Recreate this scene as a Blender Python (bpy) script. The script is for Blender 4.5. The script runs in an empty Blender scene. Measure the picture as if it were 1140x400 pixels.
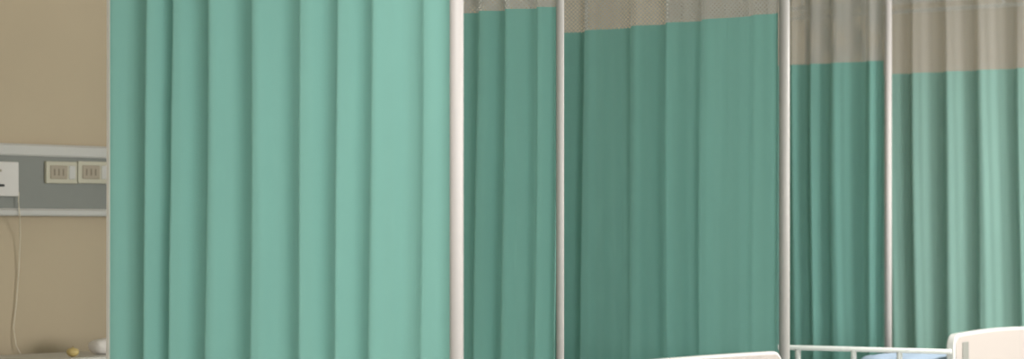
import bpy, bmesh, math, random
from mathutils import Vector
random.seed(7)
PI = math.pi
S = bpy.context.scene
C = S.collection

# ------------------------------------------------------------ camera, light, exposure
# room: X runs along the headwall, Y towards the headwall, Z up
EYE = 1.25
FPX = 2735.0                       # focal length in pixels of a 1140 px wide frame
FX, FY = 0.779, 0.627              # camera forward in the room
cam = bpy.data.cameras.new('camera')
cam.sensor_width = 36.0
cam.lens = FPX / 1140.0 * 36.0
cam.shift_y = 57.0 / 1140.0
cam.clip_start = 0.05
cam.dof.use_dof = True
cam.dof.focus_distance = 7.6
cam.dof.aperture_fstop = 3.6
camo = bpy.data.objects.new('camera', cam)
C.objects.link(camo)
camo.location = (0, 0, EYE)
camo.rotation_euler = (PI / 2, 0, -math.atan2(FX, FY))
S.camera = camo

w = bpy.data.worlds.new('world'); S.world = w; w.use_nodes = True
w.node_tree.nodes['Background'].inputs[0].default_value = (0.9, 0.95, 1.0, 1)
w.node_tree.nodes['Background'].inputs[1].default_value = 0.3

def area(name, loc, rot, sx, sy, power, col=(1, 1, 1)):
    l = bpy.data.lights.new(name, 'AREA'); l.shape = 'RECTANGLE'
    l.size = sx; l.size_y = sy; l.energy = power; l.color = col
    o = bpy.data.objects.new(name, l); C.objects.link(o)
    o.location = loc; o.rotation_euler = rot
    return o
# daylight through the window in the near end wall (shines along +X)
area('near_window_light', (-3.3, 3.6, 1.6), (0, -PI / 2, 0), 1.7, 5.2, 60, (1.0, 0.99, 0.97))
# daylight through the long window opposite the beds (shines along +Y)
area('opposite_window_light', (8.6, -3.0, 1.6), (PI / 2, 0, 0), 4.2, 1.8, 340, (1.0, 0.985, 0.97))
area('added_fold_light', (0.7, -3.0, 1.6), (PI / 2, 0, 0), 3.4, 1.8, 235, (1.0, 0.985, 0.97))  # unseen light added from the aisle side to model the nearest curtain's folds
# ceiling lamps over the aisle
# added backlight from no seen source, falls on the back of the rightmost curtain
area('added_backlight', (13.6, -3.0, 1.6), (PI / 2, 0, 0), 3.6, 1.8, 110, (1.0, 0.985, 0.97))
area('aisle_lamp_light', (3.4, 3.0, 2.74), (0, 0, 0), 1.2, 0.3, 40, (1.0, 0.98, 0.94))
area('aisle_lamp_light_far', (9.3, 3.4, 2.74), (0, 0, 0), 1.2, 0.3, 95, (1.0, 0.98, 0.94))

S.view_settings.view_transform = 'Standard'
S.view_settings.look = 'None'
S.view_settings.gamma = 1.0
S.view_settings.use_curve_mapping = False
S.view_settings.exposure = 0.30

# ------------------------------------------------------------ pixel -> room helpers
def line_y(px, Y):
    """room point on the plane Y=const seen in column px (X, depth)"""
    c = (px - 570.0) / FPX
    d = Y / (FY - FX * c)
    return FY * c * d + FX * d, d
def line_x(px, X):
    c = (px - 570.0) / FPX
    d = X / (FX + FY * c)
    return d * (FY - FX * c), d
def at(px, d):
    c = (px - 570.0) / FPX
    return (FY * c + FX) * d, (FY - FX * c) * d
def zz(py, d): return EYE - (py - 257.0) / FPX * d

# ------------------------------------------------------------ materials
def mat(name, col, rough=0.6, spec=0.4, noise=0.0, nscale=40.0, metal=0.0, bump=0.0, bscale=200.0, vec=(1, 1, 1), coat=0.0):
    m = bpy.data.materials.new(name); m.use_nodes = True
    nt = m.node_tree; b = nt.nodes['Principled BSDF']
    b.inputs['Roughness'].default_value = rough
    b.inputs['Specular IOR Level'].default_value = spec
    b.inputs['Metallic'].default_value = metal
    b.inputs['Coat Weight'].default_value = coat
    tc = nt.nodes.new('ShaderNodeTexCoord')
    mp = nt.nodes.new('ShaderNodeMapping'); mp.inputs['Scale'].default_value = vec
    nt.links.new(tc.outputs['Object'], mp.inputs[0])
    n = nt.nodes.new('ShaderNodeTexNoise'); n.inputs['Scale'].default_value = nscale
    n.inputs['Detail'].default_value = 4
    nt.links.new(mp.outputs[0], n.inputs['Vector'])
    mx = nt.nodes.new('ShaderNodeMix'); mx.data_type = 'RGBA'
    mx.inputs['A'].default_value = (*[c * (1 - noise) for c in col], 1)
    mx.inputs['B'].default_value = (*[min(1, c * (1 + noise)) for c in col], 1)
    nt.links.new(n.outputs['Fac'], mx.inputs['Factor'])
    nt.links.new(mx.outputs['Result'], b.inputs['Base Color'])
    if bump:
        n2 = nt.nodes.new('ShaderNodeTexNoise'); n2.inputs['Scale'].default_value = bscale
        nt.links.new(mp.outputs[0], n2.inputs['Vector'])
        bp = nt.nodes.new('ShaderNodeBump'); bp.inputs['Strength'].default_value = bump; bp.inputs['Distance'].default_value = 0.002
        nt.links.new(n2.outputs['Fac'], bp.inputs['Height'])
        nt.links.new(bp.outputs[0], b.inputs['Normal'])
    return m

def cloth_mat(name, col, trans=0.25):
    m = mat(name, col, rough=0.85, spec=0.15, noise=0.06, nscale=6.0, bump=0.25, bscale=500, vec=(1, 1, 0.3))
    nt = m.node_tree; b = nt.nodes['Principled BSDF']; out = nt.nodes['Material Output']
    t = nt.nodes.new('ShaderNodeBsdfTranslucent'); t.inputs[0].default_value = (*col, 1)
    ms = nt.nodes.new('ShaderNodeMixShader'); ms.inputs[0].default_value = trans
    nt.links.new(b.outputs[0], ms.inputs[1]); nt.links.new(t.outputs[0], ms.inputs[2])
    nt.links.new(ms.outputs[0], out.inputs[0])
    return m

def mesh_mat(name, col):
    """knitted diamond net: holes are see-through"""
    m = bpy.data.materials.new(name); m.use_nodes = True
    nt = m.node_tree; b = nt.nodes['Principled BSDF']; out = nt.nodes['Material Output']
    b.inputs['Base Color'].default_value = (*col, 1); b.inputs['Roughness'].default_value = 0.8
    b.inputs['Specular IOR Level'].default_value = 0.2
    uv = nt.nodes.new('ShaderNodeUVMap')
    sp = nt.nodes.new('ShaderNodeSeparateXYZ'); nt.links.new(uv.outputs[0], sp.inputs[0])
    def M(op, a, bb=None):
        n = nt.nodes.new('ShaderNodeMath'); n.operation = op
        for i, v in enumerate((a, bb)):
            if v is None: continue
            if isinstance(v, (int, float)): n.inputs[i].default_value = v
            else: nt.links.new(v, n.inputs[i])
        return n.outputs[0]
    k = 2 * PI / 0.0155
    p = M('MULTIPLY', M('ADD', sp.outputs[0], sp.outputs[1]), k)
    q = M('MULTIPLY', M('SUBTRACT', sp.outputs[0], sp.outputs[1]), k)
    v = M('ADD', M('COSINE', p), M('COSINE', q))           # -2..2
    f = M('GREATER_THAN', v, 0.5)                          # hole
    tr = nt.nodes.new('ShaderNodeBsdfTransparent')
    tl = nt.nodes.new('ShaderNodeBsdfTranslucent'); tl.inputs[0].default_value = (*col, 1)
    m1 = nt.nodes.new('ShaderNodeMixShader'); m1.inputs[0].default_value = 0.25
    nt.links.new(b.outputs[0], m1.inputs[1]); nt.links.new(tl.outputs[0], m1.inputs[2])
    m2 = nt.nodes.new('ShaderNodeMixShader')
    nt.links.new(f, m2.inputs[0]); nt.links.new(m1.outputs[0], m2.inputs[1]); nt.links.new(tr.outputs[0], m2.inputs[2])
    nt.links.new(m2.outputs[0], out.inputs[0])
    return m

TEAL = (0.215, 0.435, 0.388)
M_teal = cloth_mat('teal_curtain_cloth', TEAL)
M_teal_glare = cloth_mat('teal_cloth_with_glare', (0.285, 0.475, 0.425))  # same teal, paled in colour for the glare on the rightmost curtain
M_net = mesh_mat('beige_net', (0.45, 0.435, 0.405))
M_hem = cloth_mat('beige_hem_tape', (0.56, 0.53, 0.48), 0.15)
M_post = mat('white_powder_coat', (0.45, 0.42, 0.41), rough=0.45, noise=0.03)
M_post2 = mat('grey_white_powder_coat', (0.375, 0.36, 0.345), rough=0.45, noise=0.03)
M_track = mat('track_aluminium', (0.74, 0.73, 0.70), rough=0.35, noise=0.03)
M_wall = mat('beige_wall_paint', (0.45, 0.37, 0.26), rough=0.8, spec=0.2, noise=0.03, nscale=3, bump=0.15, bscale=150)
M_wall2 = mat('cream_wall_paint', (0.60, 0.56, 0.48), rough=0.8, spec=0.2, noise=0.03, nscale=3)
M_ceil = mat('ceiling_paint', (0.74, 0.72, 0.67), rough=0.9, spec=0.1, noise=0.03, nscale=3)
M_floor = mat('vinyl_floor', (0.40, 0.42, 0.38), rough=0.35, noise=0.08, nscale=25)
M_grey = mat('grey_panel', (0.205, 0.21, 0.19), rough=0.45, noise=0.03)
M_strip = mat('light_grey_strip', (0.50, 0.485, 0.455), rough=0.35, noise=0.02)
M_box = mat('white_outlet_plastic', (0.60, 0.57, 0.54), rough=0.4, noise=0.02)
M_dark = mat('dark_slot', (0.03, 0.03, 0.03), rough=0.6)
M_plate = mat('beige_plate', (0.47, 0.44, 0.345), rough=0.4, noise=0.02)
M_insert = mat('tan_socket_insert', (0.34, 0.29, 0.22), rough=0.5, noise=0.04)
M_hole = mat('socket_hole', (0.22, 0.18, 0.13), rough=0.6)
M_cord = mat('cord', (0.62, 0.56, 0.44), rough=0.5)
M_cream = mat('cream_bed_panel', (0.41, 0.365, 0.34), rough=0.4, noise=0.02, nscale=5)
M_white = mat('white_bed_plastic', (0.63, 0.62, 0.60), rough=0.3, noise=0.02, coat=0.2)
M_slot = mat('grey_grip_recess', (0.22, 0.22, 0.20), rough=0.6)
M_rail = mat('white_rail', (0.57, 0.58, 0.56), rough=0.35, noise=0.02)
M_steel = mat('grey_steel', (0.45, 0.46, 0.46), rough=0.35, metal=0.6)
M_rubber = mat('rubber', (0.05, 0.05, 0.05), rough=0.7)
M_blue = mat('blue_quilt', (0.40, 0.50, 0.64), rough=0.9, spec=0.1, noise=0.06, nscale=12, bump=0.3, bscale=60)
M_sheet = mat('white_sheet', (0.78, 0.78, 0.76), rough=0.9, spec=0.1, noise=0.04, nscale=10, bump=0.2, bscale=40)
M_matt = mat('mattress', (0.42, 0.50, 0.55), rough=0.8, noise=0.04)
M_locker = mat('locker_white', (0.62, 0.60, 0.56), rough=0.4, noise=0.02)
M_fruit = mat('yellow_peel', (0.60, 0.46, 0.19), rough=0.45, noise=0.2, nscale=18, bump=0.3, bscale=120)
M_stem = mat('stem', (0.22, 0.16, 0.06), rough=0.8)
M_towel = mat('towel', (0.72, 0.68, 0.64), rough=0.95, spec=0.05, noise=0.05, nscale=30, bump=0.5, bscale=200)
M_glass = mat('window_glass', (0.8, 0.9, 0.95), rough=0.05)
M_glass.node_tree.nodes['Principled BSDF'].inputs['Transmission Weight'].default_value = 1.0

# ------------------------------------------------------------ mesh helpers
def obj(name, bm, m, parent=None, smooth=False, kind=None):
    me = bpy.data.meshes.new(name); bm.to_mesh(me); bm.free()
    me.materials.append(m)
    for p in me.polygons: p.use_smooth = smooth
    o = bpy.data.objects.new(name, me); C.objects.link(o)
    if parent: o.parent = parent
    if kind: o['kind'] = kind
    return o
def thing(name, label, cat, loc=(0, 0, 0), rz=0.0, group=None):
    o = bpy.data.objects.new(name, None); C.objects.link(o)
    o.empty_display_size = 0.1
    o.location = loc; o.rotation_euler = (0, 0, rz)
    o['label'] = label; o['category'] = cat
    if group: o['group'] = group
    return o
def tag(o, label, cat, group=None):
    o['label'] = label; o['category'] = cat
    if group: o['group'] = group
    return o
def box(bm, x0, x1, y0, y1, z0, z1, bev=0.0, seg=2):
    r = bmesh.ops.create_cube(bm, size=1.0)
    vs = r['verts']
    for v in vs:
        v.co = Vector(((x0 + x1) / 2 + v.co.x * (x1 - x0), (y0 + y1) / 2 + v.co.y * (y1 - y0), (z0 + z1) / 2 + v.co.z * (z1 - z0)))
    if bev:
        es = list({e for v in vs for e in v.link_edges})
        bmesh.ops.bevel(bm, geom=es, offset=bev, segments=seg, affect='EDGES', profile=0.5)
def B(x0, x1, y0, y1, z0, z1, bev=0.0, seg=2):
    bm = bmesh.new(); box(bm, x0, x1, y0, y1, z0, z1, bev, seg); return bm
def tube(bm, pts, r, n=12, cap=True):
    pts = [Vector(p) for p in pts]; rings = []
    for i, p in enumerate(pts):
        a = pts[max(i - 1, 0)]; b = pts[min(i + 1, len(pts) - 1)]
        t = (b - a).normalized()
        u = t.cross(Vector((0, 0, 1)))
        if u.length < 1e-3: u = t.cross(Vector((0, 1, 0)))
        u.normalize(); v = t.cross(u)
        rr = r[i] if isinstance(r, (list, tuple)) else r
        rings.append([bm.verts.new(p + (u * math.cos(2 * PI * k / n) + v * math.sin(2 * PI * k / n)) * rr) for k in range(n)])
    for a, b in zip(rings, rings[1:]):
        for k in range(n):
            bm.faces.new((a[k], a[(k + 1) % n], b[(k + 1) % n], b[k]))
    if cap:
        bm.faces.new(rings[0]); bm.faces.new(rings[-1][::-1])
    bmesh.ops.recalc_face_normals(bm, faces=bm.faces)
def T(pts, r, n=12):
    bm = bmesh.new(); tube(bm, pts, r, n); return bm
def lathe(prof, n=32, loc=(0, 0, 0), cap_bottom=True, cap_top=True):
    bm = bmesh.new(); rings = []
    for r, z in prof:
        rings.append([bm.verts.new((loc[0] + r * math.cos(2 * PI * k / n), loc[1] + r * math.sin(2 * PI * k / n), loc[2] + z)) for k in range(n)])
    for a, b in zip(rings, rings[1:]):
        for k in range(n): bm.faces.new((a[k], a[(k + 1) % n], b[(k + 1) % n], b[k]))
    if cap_bottom: bm.faces.new(rings[0][::-1])
    if cap_top: bm.faces.new(rings[-1])
    bmesh.ops.recalc_face_normals(bm, faces=bm.faces)
    return bm
def prism_y(outline, y0, y1, bev=0.0):
    """outline of (x,z) points extruded along y"""
    bm = bmesh.new()
    a = [bm.verts.new((x, y0, z)) for x, z in outline]
    b = [bm.verts.new((x, y1, z)) for x, z in outline]
    n = len(outline)
    f0 = bm.faces.new(a); f1 = bm.faces.new(b[::-1])
    for i in range(n): bm.faces.new((a[i], b[i], b[(i + 1) % n], a[(i + 1) % n]))
    bmesh.ops.recalc_face_normals(bm, faces=bm.faces)
    if bev:
        es = list(f0.edges) + list(f1.edges)
        bmesh.ops.bevel(bm, geom=es, offset=bev, segments=3, affect='EDGES', profile=0.5)
    return bm

# ------------------------------------------------------------ room shell
YW = 7.3; YO = -3.2; XN = -3.5; XF = 17.0; H = 2.8
obj('floor', B(XN - .1, XF + .1, YO - .1, YW + .1, -0.1, 0), M_floor, kind='structure')
obj('ceiling', B(XN - .1, XF + .1, YO - .1, YW + .1, H, H + .1), M_ceil, kind='structure')
obj('wall_back', B(XN, XF, YW, YW + .1, 0, H), M_wall, kind='structure')
obj('wall_right', B(XF, XF + .1, YO, YW, 0, H), M_wall2, kind='structure')
obj('baseboard_back', B(XN, XF, YW - .015, YW, 0, .1, .003), M_wall2, kind='structure')
# near end wall with a window (behind the camera)
bm = bmesh.new()
box(bm, XN - .1, XN, YO, .9, 0, H); box(bm, XN - .1, XN, 6.3, YW, 0, H)
box(bm, XN - .1, XN, .9, 6.3, 0, .7); box(bm, XN - .1, XN, .9, 6.3, 2.5, H)
obj('wall_left', bm, M_wall2, kind='structure')
bm = bmesh.new()
for y in (.92, 2.2, 3.6, 5.0, 6.28): box(bm, XN - .08, XN - .02, y - .025, y + .025, .7, 2.5)
for z in (.72, 2.48): box(bm, XN - .08, XN - .02, .9, 6.3, z - .025, z + .025)
w1 = obj('window_1', bm, M_white, kind='structure')
# long wall opposite the beds with a window band
bm = bmesh.new()
box(bm, XN, -1.1, YO - .1, YO, 0, H); box(bm, 2.5, 6.4, YO - .1, YO, 0, H); box(bm, -1.1, 2.5, YO - .1, YO, 0, .65); box(bm, -1.1, 2.5, YO - .1, YO, 2.55, H); box(bm, 10.8, 11.8, YO - .1, YO, 0, H); box(bm, 15.4, XF, YO - .1, YO, 0, H); box(bm, 11.8, 15.4, YO - .1, YO, 0, .65); box(bm, 11.8, 15.4, YO - .1, YO, 2.55, H)
box(bm, 6.4, 10.8, YO - .1, YO, 0, .65); box(bm, 6.4, 10.8, YO - .1, YO, 2.55, H)
obj('wall_front', bm, M_wall2, kind='structure')
bm = bmesh.new()
for x in (6.43, 7.5, 8.6, 9.7, 10.77): box(bm, x - .025, x + .025, YO - .08, YO - .02, .65, 2.55)
for z in (.68, 2.52): box(bm, 6.4, 10.8, YO - .08, YO - .02, z - .025, z + .025)
obj('window_2', bm, M_white, kind='structure')
bm = bmesh.new()
for x in (-1.07, .1, 1.3, 2.47): box(bm, x - .025, x + .025, YO - .08, YO - .02, .65, 2.55)
for z in (.68, 2.52): box(bm, -1.1, 2.5, YO - .08, YO - .02, z - .025, z + .025)
obj('window_3', bm, M_white, kind='structure')
bm = bmesh.new()
for x in (11.83, 13.0, 14.2, 15.37): box(bm, x - .025, x + .025, YO - .08, YO - .02, .65, 2.55)
for z in (.68, 2.52): box(bm, 11.8, 15.4, YO - .08, YO - .02, z - .025, z + .025)
obj('window_4', bm, M_white, kind='structure')

# ------------------------------------------------------------ curtains
ZTRACK = 2.45
def curtain(X, y_near, y_far, ridges, seam, top, label, amp=0.037, wob=0.0, sag=0.0, seed=0, lean=0.006, cloth=None):
    """ridges: list of (px, amplitude factor) from far (left) to near (right)"""
    rnd = random.Random(seed)
    root = thing('privacy_curtain', label, 'curtain', (X, y_near, 0), 0, 'ward privacy curtains')
    # list of ridge positions in Y with amplitudes
    R = []
    for px, k in ridges:
        y, d = line_x(px, X - amp * k * 0.8)
        R.append((y, amp * k))
    R.sort()                                    # ascending Y = from the aisle end to the wall
    # continue hidden folds to both ends
    while R[-1][0] + 0.13 < y_far: R.append((R[-1][0] + rnd.uniform(.11, .16), amp))
    while R[0][0] - 0.13 > y_near: R.insert(0, (R[0][0] - rnd.uniform(.11, .16), amp))
    def prof(y, z):
        u = (top - z) / 2.0
        y = y + lean * math.sin(u * 2.2 + seed) * 2 + 0.004 * math.sin(5 * u + y * 9)
        # between neighbouring ridges: ridge at larger Y (left in the picture), falls towards smaller Y
        lo = None
        for i in range(len(R) - 1):
            if R[i][0] <= y < R[i + 1][0]:
                (ya, a), (yb, b) = R[i], R[i + 1]; lo = i; break
        if lo is None:
            if y < R[0][0]: ya, a, yb, b = R[0][0] - .15, R[0][1], R[0][0], R[0][1]
            else: ya, a, yb, b = R[-1][0], R[-1][1], R[-1][0] + .15, R[-1][1]
            if y < ya: return 0.0
        q = (y - ya) / (yb - ya)                # 0 at near ridge, 1 at far ridge
        sh = 0.24                               # steep flank beside the near ridge
        vdep = -0.5 * (a + b) * 0.8
        if q < sh:
            s = q / sh; f = 0.5 - 0.5 * math.cos(PI * s); h = a + (vdep - a) * f
        else:
            s = (q - sh) / (1 - sh); f = 0.5 - 0.5 * math.cos(PI * s ** 1.15); h = vdep + (b - vdep) * f
        h += 0.0016 * math.sin(y * 140 + 3 * u + seed) * min(1, a / .02)
        flare = 1.0 + 0.12 * u
        return h * flare
    NY = max(60, int((y_far - y_near) / 0.006))
    ys = [y_near + (y_far - y_near) * i / NY for i in range(NY + 1)]
    def sheet(name, z0, z1, rows, m, thick=0.0012, seamtop=None):
        bm = bmesh.new(); uvl = bm.loops.layers.uv.new('UVMap'); grid = []
        for j in range(rows + 1):
            row = []
            for i, y in enumerate(ys):
                t = (y - y_near) / max(0.01, (y_far - y_near))
                zs0 = z0(y) if callable(z0) else z0
                zs1 = z1(y) if callable(z1) else z1
                z = zs0 + (zs1 - zs0) * j / rows
                row.append((bm.verts.new((-prof(y, z), y - y_near, z)), y, z))
            grid.append(row)
        # arc length for the net pattern
        arc = [0.0]
        for i in range(1, len(ys)):
            dx = prof(ys[i], 2.0) - prof(ys[i - 1], 2.0); arc.append(arc[-1] + math.hypot(dx, ys[i] - ys[i - 1]))
        for j in range(rows):
            for i in range(NY):
                f = bm.faces.new((grid[j][i][0], grid[j][i + 1][0], grid[j + 1][i + 1][0], grid[j + 1][i][0]))
                for lp, (jj, ii) in zip(f.loops, ((j, i), (j, i + 1), (j + 1, i + 1), (j + 1, i))):
                    lp[uvl].uv = (arc[ii], grid[jj][ii][2])
        return obj(name, bm, m, root, smooth=True)
    seamf = lambda y: seam - sag * (y - y_near) + wob * math.sin(y * 17 + seed)
    sheet('cloth_panel', 0.32, seamf, 16, cloth or M_teal)
    sheet('net_panel', seamf, top - 0.03, 6, M_net)
    sheet('top_hem', top - 0.03, top, 1, M_hem)
    # side hem, a doubled vertical edge at the far end
    bm = bmesh.new(); prev = None
    rings = []
    for j in range(17):
        z = 0.32 + (top - 0.32) * j / 16
        x = -max(prof(y_far - q * .003, z) for q in range(6)) - .002
        rings.append([bm.verts.new(c) for c in ((x - .003, y_far - y_near - .006, z), (x - .003, y_far - y_near + .003, z), (x + .003, y_far - y_near + .003, z), (x + .003, y_far - y_near - .006, z))])
    for a, b in zip(rings, rings[1:]):
        for k in range(4): bm.faces.new((a[k], a[(k + 1) % 4], b[(k + 1) % 4], b[k]))
    bm.faces.new(rings[0]); bm.faces.new(rings[-1][::-1])
    bmesh.ops.recalc_face_normals(bm, faces=bm.faces)
    obj('side_hem', bm, M_hem, root)
    # hooks from the hem into the track
    hk = None
    n = max(3, int((y_far - y_near) / 0.11))
    for i in range(n):
        y = y_near + .03 + (y_far - y_near - .06) * i / (n - 1)
        if hk is None:
            hk0 = T([(0, 0, -.035), (0, .004, -.02), (0, 0, -.005), (0, 0, ZTRACK - top - .001)], .004, 8)
            hk = obj('glider_hook', hk0, M_white, root, smooth=True); o = hk
        else:
            o = hk.copy(); C.objects.link(o); o.parent = root
        o.location = (-prof(y, top), y - y_near, top)
    return root

def post(X, Yp, r, label, m):
    t = thing('curtain_post', label, 'post', (X, Yp, 0), 0, 'posts at the aisle ends of the curtains')
    o = obj('pole', lathe([(r, 0.004), (r, H - .001)], 28), m, t)
    for p in o.data.polygons: p.use_smooth = abs(p.normal.z) < .5
    obj('base_plate', lathe([(r * 2.2, 0), (r * 2.2, .006), (r * 1.4, .012), (r * 1.02, .03)], 28), M_track, t, smooth=True)
def track(X, Yp, y_end, label, zt, double=False):
    t = thing('curtain_track', label, 'curtain track', (X, Yp, zt), 0, 'overhead curtain tracks')
    L = y_end - Yp
    obj('rail', B(-.014, .014, 0, L, 0, .022, .003), M_track, t)
    if double: obj('lower_rail', B(-.010, .010, 0, L, -.048, -.030, .003), M_track, t)
    for yy in (.12, 0.5 * L, L - .12):
        hr = obj('hanger_rod', T([(0, yy, -.048 if double else .018), (0, yy, H - zt - .001)], .006, 8), M_track, t, smooth=True)
        obj('ceiling_plate', lathe([(.02, H - zt - .008), (.02, H - zt - .001)], 16, (0, yy, 0)), M_track, hr)

POSTS = [  # px centre, depth, radius
    (508.3, 6.2, .0175, 'white post left of centre ending the nearest, full-height teal curtain'),
    (623.6, 7.65, .0125, 'thinnest greyish white post, between the second and third teal curtains from the left'),
    (873.2, 8.78, .0195, 'pinkish white post rising behind the corner of the lower left cream footboard'),
    (988.8, 10.95, .0162, 'pale post whose foot drops behind the white bed side rail'),
]
P = [at(px, d) for px, d, _, _ in POSTS]
Y_END = 6.9
TL = ['overhead track of the nearest teal curtain, above the frame', 'overhead track of the narrow second teal curtain, above the frame',
      'overhead track of the darkest teal curtain, above the frame', 'overhead track of the fourth teal curtain from the left, above the frame']
for (px, d, r, lab), (X, Y), tl in zip(POSTS, P, TL):
    post(X, Y, r, lab, M_post if r in (.0175, .0162) else M_post2)
    track(X, Y + r + .001, Y_END, tl, ZTRACK)

def left_y(px, X): return line_x(px, X)[0]
# 1 nearest
X, Y = P[0]; P_R = POSTS[0][2]
curtain(X, Y + P_R + .002, left_y(124.5, X - .022), [(119, .8), (163, 1.0), (190, .85), (230, 1.0), (280, 1.05), (334, .8), (374.5, .7), (411.5, .75), (468, .35), (499, .3)],
        EYE + .75, 2.42, 'large bright teal curtain filling the left half, nearest of all', seed=1, amp=.043)
# 2
X, Y = P[1]; P_R = POSTS[1][2]
curtain(X, Y + P_R + .002, Y + 1.3, [(532, .7), (561, .7), (597, .55), (618, .3)],
        EYE + .70, 2.42, 'narrow teal curtain with a thin beige net strip, just right of the thick white post', seed=2)
# 3
X, Y = P[2]; P_R = POSTS[2][2]
curtain(X, Y + P_R + .002, Y + 1.6, [(652, 1.0), (707, 1.0), (745, .9), (784, .8), (842, .45), (867, .3)],
        EYE + .78, 2.42, 'darkest and wide teal curtain behind the lower left cream footboard', seed=3, sag=.025, amp=.031)
# 4
X, Y = P[3]; P_R = POSTS[3][2]
curtain(X, Y + P_R + .002, Y + 1.2, [(884, .7), (906, .8), (929, .8), (970, .6), (985, .3)],
        EYE + .76, 2.42, 'teal curtain with a deep net top, right behind the empty stretch of white bed rail', seed=4, amp=.027)
# 5 rightmost
X5, _ = at(995, 11.72)
track(X5, 4.75, Y_END, 'overhead track of the palest rightmost curtain, above the frame', ZTRACK)
X6 = X5 + .62
track(X6, 4.4, 6.95, 'pale double track seen through the net of the rightmost curtain', 2.395, True)
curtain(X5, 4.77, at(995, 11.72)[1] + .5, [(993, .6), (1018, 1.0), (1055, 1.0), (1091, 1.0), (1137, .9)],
        EYE + .748, 2.42, 'palest teal curtain at the far right, a track showing through its net', seed=5, amp=.025, cloth=M_teal_glare)

# ------------------------------------------------------------ headwall service unit
YF = YW - .06
xa, _ = line_y(-300, YF); 
x0, x1 = 3.2, 15.5
t = thing('bedhead_unit', 'long grey bedhead service panel with pale strips on the beige wall', 'service panel', (x0, YW, 1.31))
L = x1 - x0
obj('panel', B(0, L, -.055, -.002, .02, .24, .002), M_grey, t)
def strip_profile(z0, z1, d):
    o = [(-.002, z0), (-d, z0), (-d - .004, z0 + .006), (-d - .004, z1 - .008), (-d + .004, z1), (-.002, z1)]
    bm = bmesh.new()
    a = [bm.verts.new((0, y, z)) for y, z in o]; b = [bm.verts.new((L, y, z)) for y, z in o]
    bm.faces.new(a); bm.faces.new(b[::-1])
    for i in range(len(o)): bm.faces.new((a[i], b[i], b[(i + 1) % len(o)], a[(i + 1) % len(o)]))
    bmesh.ops.recalc_face_normals(bm, faces=bm.faces); return bm
obj('top_strip', strip_profile(.222, .268, .062), M_strip, t)
obj('bottom_strip', strip_profile(-.004, .024, .062), M_strip, t)

# white medical outlet box at the frame's left edge
d18 = line_y(18, YF)
wbx = .15
t = thing('outlet_box', 'white square outlet box cut by the left picture edge', 'outlet', (d18[0] - wbx, YF + .005, zz(219, d18[1])))
hz = zz(180.5, d18[1]) - zz(219, d18[1])
obj('face_plate', B(0, wbx, -.022, 0, 0, hz, .004), M_box, t)
for fx, fz in ((.22, .72), (.22, .30)):
    cx = wbx * fx
    bm = bmesh.new()
    tube(bm, [(cx, -.0235, hz * fz), (cx, -.021, hz * fz)], .016, 20)
    so = obj('gas_socket', bm, M_strip, t)
    obj('slot', B(cx - .012, cx + .012, -.026, -.0225, hz * fz - .004, hz * fz + .004, .001), M_dark, so)
# the two slots that peek in at the edge
for py, ww, hh in ((190, .010, .010), (206.5, .020, .009)):
    xx, dd = line_y(3 if ww > .015 else 1, YF - .02)
    ox = xx - (d18[0] - wbx); oz = zz(py, dd) - zz(219, d18[1])
    obj('pin_hole', B(ox - ww / 2 - .01, ox + ww / 2, -.0245, -.0215, oz - hh / 2, oz + hh / 2, .001), M_dark if ww > .015 else M_insert, t)

# two beige double sockets
def socket(px0, px1, label):
    xa, da = line_y(px0, YF); xb, db = line_y(px1, YF)
    dm = (da + db) / 2
    z0, z1 = zz(204.5, dm), zz(180, dm)
    W = xb - xa; Hh = z1 - z0
    t = thing('wall_socket', label, 'socket', (xa, YF + .005, z0), 0, 'beige sockets on the bedhead panel')
    obj('frame', B(0, W, -.014, 0, 0, Hh, .003), M_plate, t)
    ins = obj('insert', B(W * .12, W * .66, -.018, -.012, Hh * .2, Hh * .82, .003), M_insert, t)
    for k in (.24, .38, .52):
        obj('hole', B(W * k - .003, W * k + .003, -.0195, -.017, Hh * .36, Hh * .66, .0005), M_hole, ins)
    obj('switch_key', B(W * .72, W * .92, -.018, -.012, Hh * .2, Hh * .82, .003), M_strip, t)
    return t
socket(50, 84.5, 'beige socket, the left one of the pair on the grey panel')
socket(85.5, 121, 'beige socket, the right one of the pair, against the curtain edge')

# thin cord hanging below the outlet box
pts = []
for px, py, oy in ((21, 214, .068), (20.5, 225, .075), (22, 240, .075), (22.5, 262, .03), (21, 300, .012), (18, 340, .01), (15, 365, .01), (18, 385, .02), (26, 400, .03), (30, 430, .03)):
    x, d = line_y(px, YW - oy); pts.append((x, YW - oy, zz(py, d)))
cu = []
for i in range(len(pts) - 1):
    for k in range(4):
        f = k / 4; cu.append(tuple(pts[i][j] * (1 - f) + pts[i + 1][j] * f for j in range(3)))
cu.append(pts[-1])
tag(obj('cord', T(cu, .0022, 8), M_cord, smooth=True), 'thin pale cord hanging down the beige wall below the outlet box', 'cord')

# ------------------------------------------------------------ bedside locker with things on it
LX0, LX1, LY0, LY1, LZ = 5.82, 6.34, 6.86, 7.24, .785
t = thing('bedside_locker', 'white bedside locker top at the lower left, under the yellow fruit', 'cabinet', (LX0, LY0, 0))
W, D = LX1 - LX0, LY1 - LY0
obj('body', B(.01, W - .01, .01, D, .08, LZ - .025, .004), M_locker, t)
obj('worktop', B(0, W, 0, D, LZ - .025, LZ, .006), M_locker, t)
dr = obj('drawer', B(.02, W - .02, -.002, .012, .55, LZ - .04, .003), M_locker, t)
obj('handle', T([(.15, -.002, .65), (.15, -.02, .65), (.27, -.02, .65), (.27, -.002, .65)], .004, 8), M_steel, dr)
dr = obj('door', B(.02, W - .02, -.002, .012, .10, .54, .003), M_locker, t)
obj('handle', T([(.34, -.002, .4), (.34, -.02, .4), (.34, -.02, .5), (.34, -.002, .5)], .004, 8), M_steel, dr)
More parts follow.
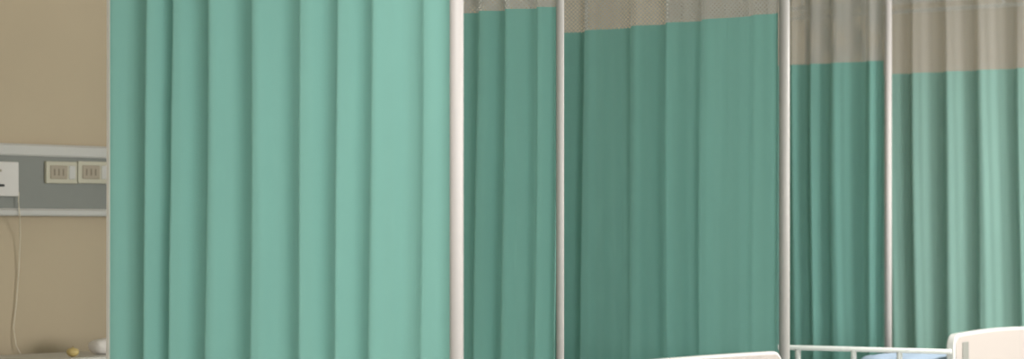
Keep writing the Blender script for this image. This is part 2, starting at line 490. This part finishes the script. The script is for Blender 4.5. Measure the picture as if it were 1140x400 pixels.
for lx in (.05, W - .05):
    for ly in (.05, D - .05):
        obj('caster', lathe([(.012, 0), (.02, .008), (.02, .07), (.012, .085)], 14, (lx, ly, 0)), M_rubber, t, smooth=True)
# fruit
fx, fd = line_y(81, 6.93)
pr = [(.001, 0)] + [(.0235 * math.sin(PI * k / 14) * (1 - .10 * math.cos(PI * k / 14)), .017 - .017 * math.cos(PI * k / 14) ) for k in range(1, 14)] + [(.003, .035), (.001, .036)]
t = thing('fruit', 'small yellow fruit on the white bedside locker at the lower left', 'fruit', (fx, 6.93, LZ))
obj('body', lathe(pr, 28), M_fruit, t, smooth=True)
obj('stem', T([(0, 0, .033), (.001, 0, .039)], .0018, 8), M_stem, t)
# rolled towel
bm = bmesh.new()
x2, _ = line_y(103, 7.0)
n = 36; rows = []
ax = [0, .004, .012, .03, .06, .10, .14, .17, .188, .197, .2]
rr = [.010, .022, .030, .034, .036, .0365, .036, .033, .026, .014, .002]
for a, r in zip(ax, rr):
    ring = []
    for k in range(n):
        th = 2 * PI * k / n
        r2 = r * (1 + .04 * math.sin(3 * th + a * 40) + .025 * math.sin(7 * th - a * 60))
        ring.append(bm.verts.new((a, r2 * math.cos(th) * 1.25, max(0.0, (.034 + r2 * math.sin(th)) * .84))))
    rows.append(ring)
for a, b in zip(rows, rows[1:]):
    for k in range(n): bm.faces.new((a[k], a[(k + 1) % n], b[(k + 1) % n], b[k]))
bm.faces.new(rows[0]); bm.faces.new(rows[-1][::-1])
bmesh.ops.recalc_face_normals(bm, faces=bm.faces)
o = tag(obj('rolled_towel', bm, M_towel, smooth=True), 'rounded white towel bundle showing at the curtain edge, right of the yellow fruit', 'towel')
o.location = (x2, 7.0, LZ)

# ------------------------------------------------------------ hospital beds
def make_bed(loc, rz, label, ztop, arch, grip):
    """origin: floor under the foot-left corner; x across (0..W), y towards the wall"""
    W, Lb = .95, 2.12
    t = thing('hospital_bed', label, 'bed', loc, rz, 'hospital beds')
    def board(name, y0, y1, zt, parent):
        def outline(inset, zb):
            o = []; R = .055 - inset * .6
            x0, x1 = inset, W - inset; top = zt - inset
            for k in range(9):
                a = PI - PI / 2 * k / 8
                o.append((x0 + R + R * math.cos(a), top - R + R * math.sin(a)))
            for k in range(1, 16):
                f = k / 16; o.append((x0 + R + (x1 - x0 - 2 * R) * f, top + arch * math.sin(PI * f)))
            for k in range(9):
                a = PI / 2 - PI / 2 * k / 8
                o.append((x1 - R + R * math.cos(a), top - R + R * math.sin(a)))
            o.append((x1, zb)); o.append((x0, zb)); return o
        b = obj(name, prism_y(outline(0, .36), y0, y1, .008), M_white, parent, smooth=False)
        f = obj('panel', prism_y(outline(.011, .40), y0 - .004, y0 + .01, .003), M_cream, b)
        if grip:
            for gx in (.075, W - .13):
                obj('grip_recess', B(gx, gx + .068, y0 - .0075, y0 - .001, zt - .20, zt - .034, .003), M_slot, b)
        return b
    board('footboard', 0, .035, ztop, t)
    board('headboard', Lb - .035, Lb, ztop - .03, t)
    bm = bmesh.new()
    box(bm, .06, .12, .03, Lb - .03, .36, .42, .004); box(bm, W - .12, W - .06, .03, Lb - .03, .36, .42, .004)
    for y in (.3, .8, 1.3, 1.8): box(bm, .12, W - .12, y, y + .05, .37, .41)
    obj('bed_frame', bm, M_rail, t)
    for x in (.09, W - .09):
        for y in (.12, Lb - .12):
            lg = obj('leg', T([(x, y, .36), (x, y, .13)], .022, 14), M_rail, t, smooth=True)
            bm = bmesh.new(); tube(bm, [(x - .016, y + .02, .062), (x + .016, y + .02, .062)], .06, 20)
            obj('caster_wheel', bm, M_rubber, lg)
    bm = bmesh.new(); box(bm, .05, W - .05, .045, Lb - .045, .425, .56, .025, 3)
    obj('mattress', bm, M_matt, t, smooth=True)
    return t
def side_rail(bed, z):
    r0 = obj('side_rail', T([(-.02, 1.45, .40), (-.02, 1.45, z - .04), (-.02, 1.43, z - .012), (-.02, 1.40, z), (-.02, .006, z)], .010, 12), M_rail, bed, smooth=True)
    return r0
def bars(bed, rail, ys, z):
    for y in ys: obj('bar', T([(-.02, y, .42), (-.02, y, z - .004)], .0115, 12), M_rail, rail, smooth=True)
    obj('lower_bar', T([(-.02, .05, .47), (-.02, 1.45, .47)], .010, 12), M_rail, rail, smooth=True)

# bed in the bay of the third curtain: only the footboard's top shows
xf, yf = at(872, 8.62)
rz2 = 0.0
bed2 = make_bed((xf - .95, yf, 0), rz2, 'hospital bed at the bottom centre, only its sloping cream footboard top in view', EYE - .421, .002, False)
# bed at the lower right, turned a little
xf, yf = at(1062.5, 9.6)
RZ3 = math.radians(8)
bed3 = make_bed((xf, yf, 0), RZ3, 'hospital bed at the lower right with cream footboard and white side rail', EYE - .405, .007, True)
ZR = .777
sr = side_rail(bed3, ZR)
bars(bed3, sr, (.22, .415, .657, .90, 1.15), ZR)

# folded blue quilt on the foot of that bed, and a plain sheet pillow on each bed
def soft_box(name, x0, x1, y0, y1, z0, z1, m, puff=.02, parent=None, seed=0, layers=1):
    bm = bmesh.new(); nx, ny, nz = 22, 18, 10
    vs = {}
    def P3(i, j, k):
        u, v, q = i / nx * 2 - 1, j / ny * 2 - 1, k / nz * 2 - 1
        # superellipsoid-like rounding
        e = 8.0
        m_ = max(abs(u), abs(v), abs(q)) or 1
        l = (abs(u) ** e + abs(v) ** e + abs(q) ** e) ** (1 / e) or 1
        s = m_ / l
        u2, v2, q2 = u * s, v * s, q * s
        wv = .006 * math.sin(u * 7 + seed) + .005 * math.sin(v * 9 + u * 4 + seed)
        lay = .012 * math.cos(q * PI * layers) if layers > 1 else 0
        return (x0 + (x1 - x0) * (u2 + 1) / 2 - lay * u2, y0 + (y1 - y0) * (v2 + 1) / 2 - lay * v2, z0 + (z1 - z0) * (q2 + 1) / 2 + (wv if q > 0 else 0))
    def V(i, j, k):
        if (i, j, k) not in vs: vs[(i, j, k)] = bm.verts.new(P3(i, j, k))
        return vs[(i, j, k)]
    for i in range(nx):
        for j in range(ny):
            bm.faces.new((V(i, j, 0), V(i, j + 1, 0), V(i + 1, j + 1, 0), V(i + 1, j, 0)))
            bm.faces.new((V(i, j, nz), V(i + 1, j, nz), V(i + 1, j + 1, nz), V(i, j + 1, nz)))
    for i in range(nx):
        for k in range(nz):
            bm.faces.new((V(i, 0, k), V(i + 1, 0, k), V(i + 1, 0, k + 1), V(i, 0, k + 1)))
            bm.faces.new((V(i, ny, k), V(i, ny, k + 1), V(i + 1, ny, k + 1), V(i + 1, ny, k)))
    for j in range(ny):
        for k in range(nz):
            bm.faces.new((V(0, j, k), V(0, j, k + 1), V(0, j + 1, k + 1), V(0, j + 1, k)))
            bm.faces.new((V(nx, j, k), V(nx, j + 1, k), V(nx, j + 1, k + 1), V(nx, j, k + 1)))
    bmesh.ops.recalc_face_normals(bm, faces=bm.faces)
    return obj(name, bm, m, parent, smooth=True)
q = soft_box('quilt', .03, .80, .05, .445, .56, .745, M_blue, layers=3)
tag(q, 'folded light blue quilt behind the right footboard, under the white bed rail', 'blanket')
q.location = (xf, yf, 0); q.rotation_euler = (0, 0, RZ3)
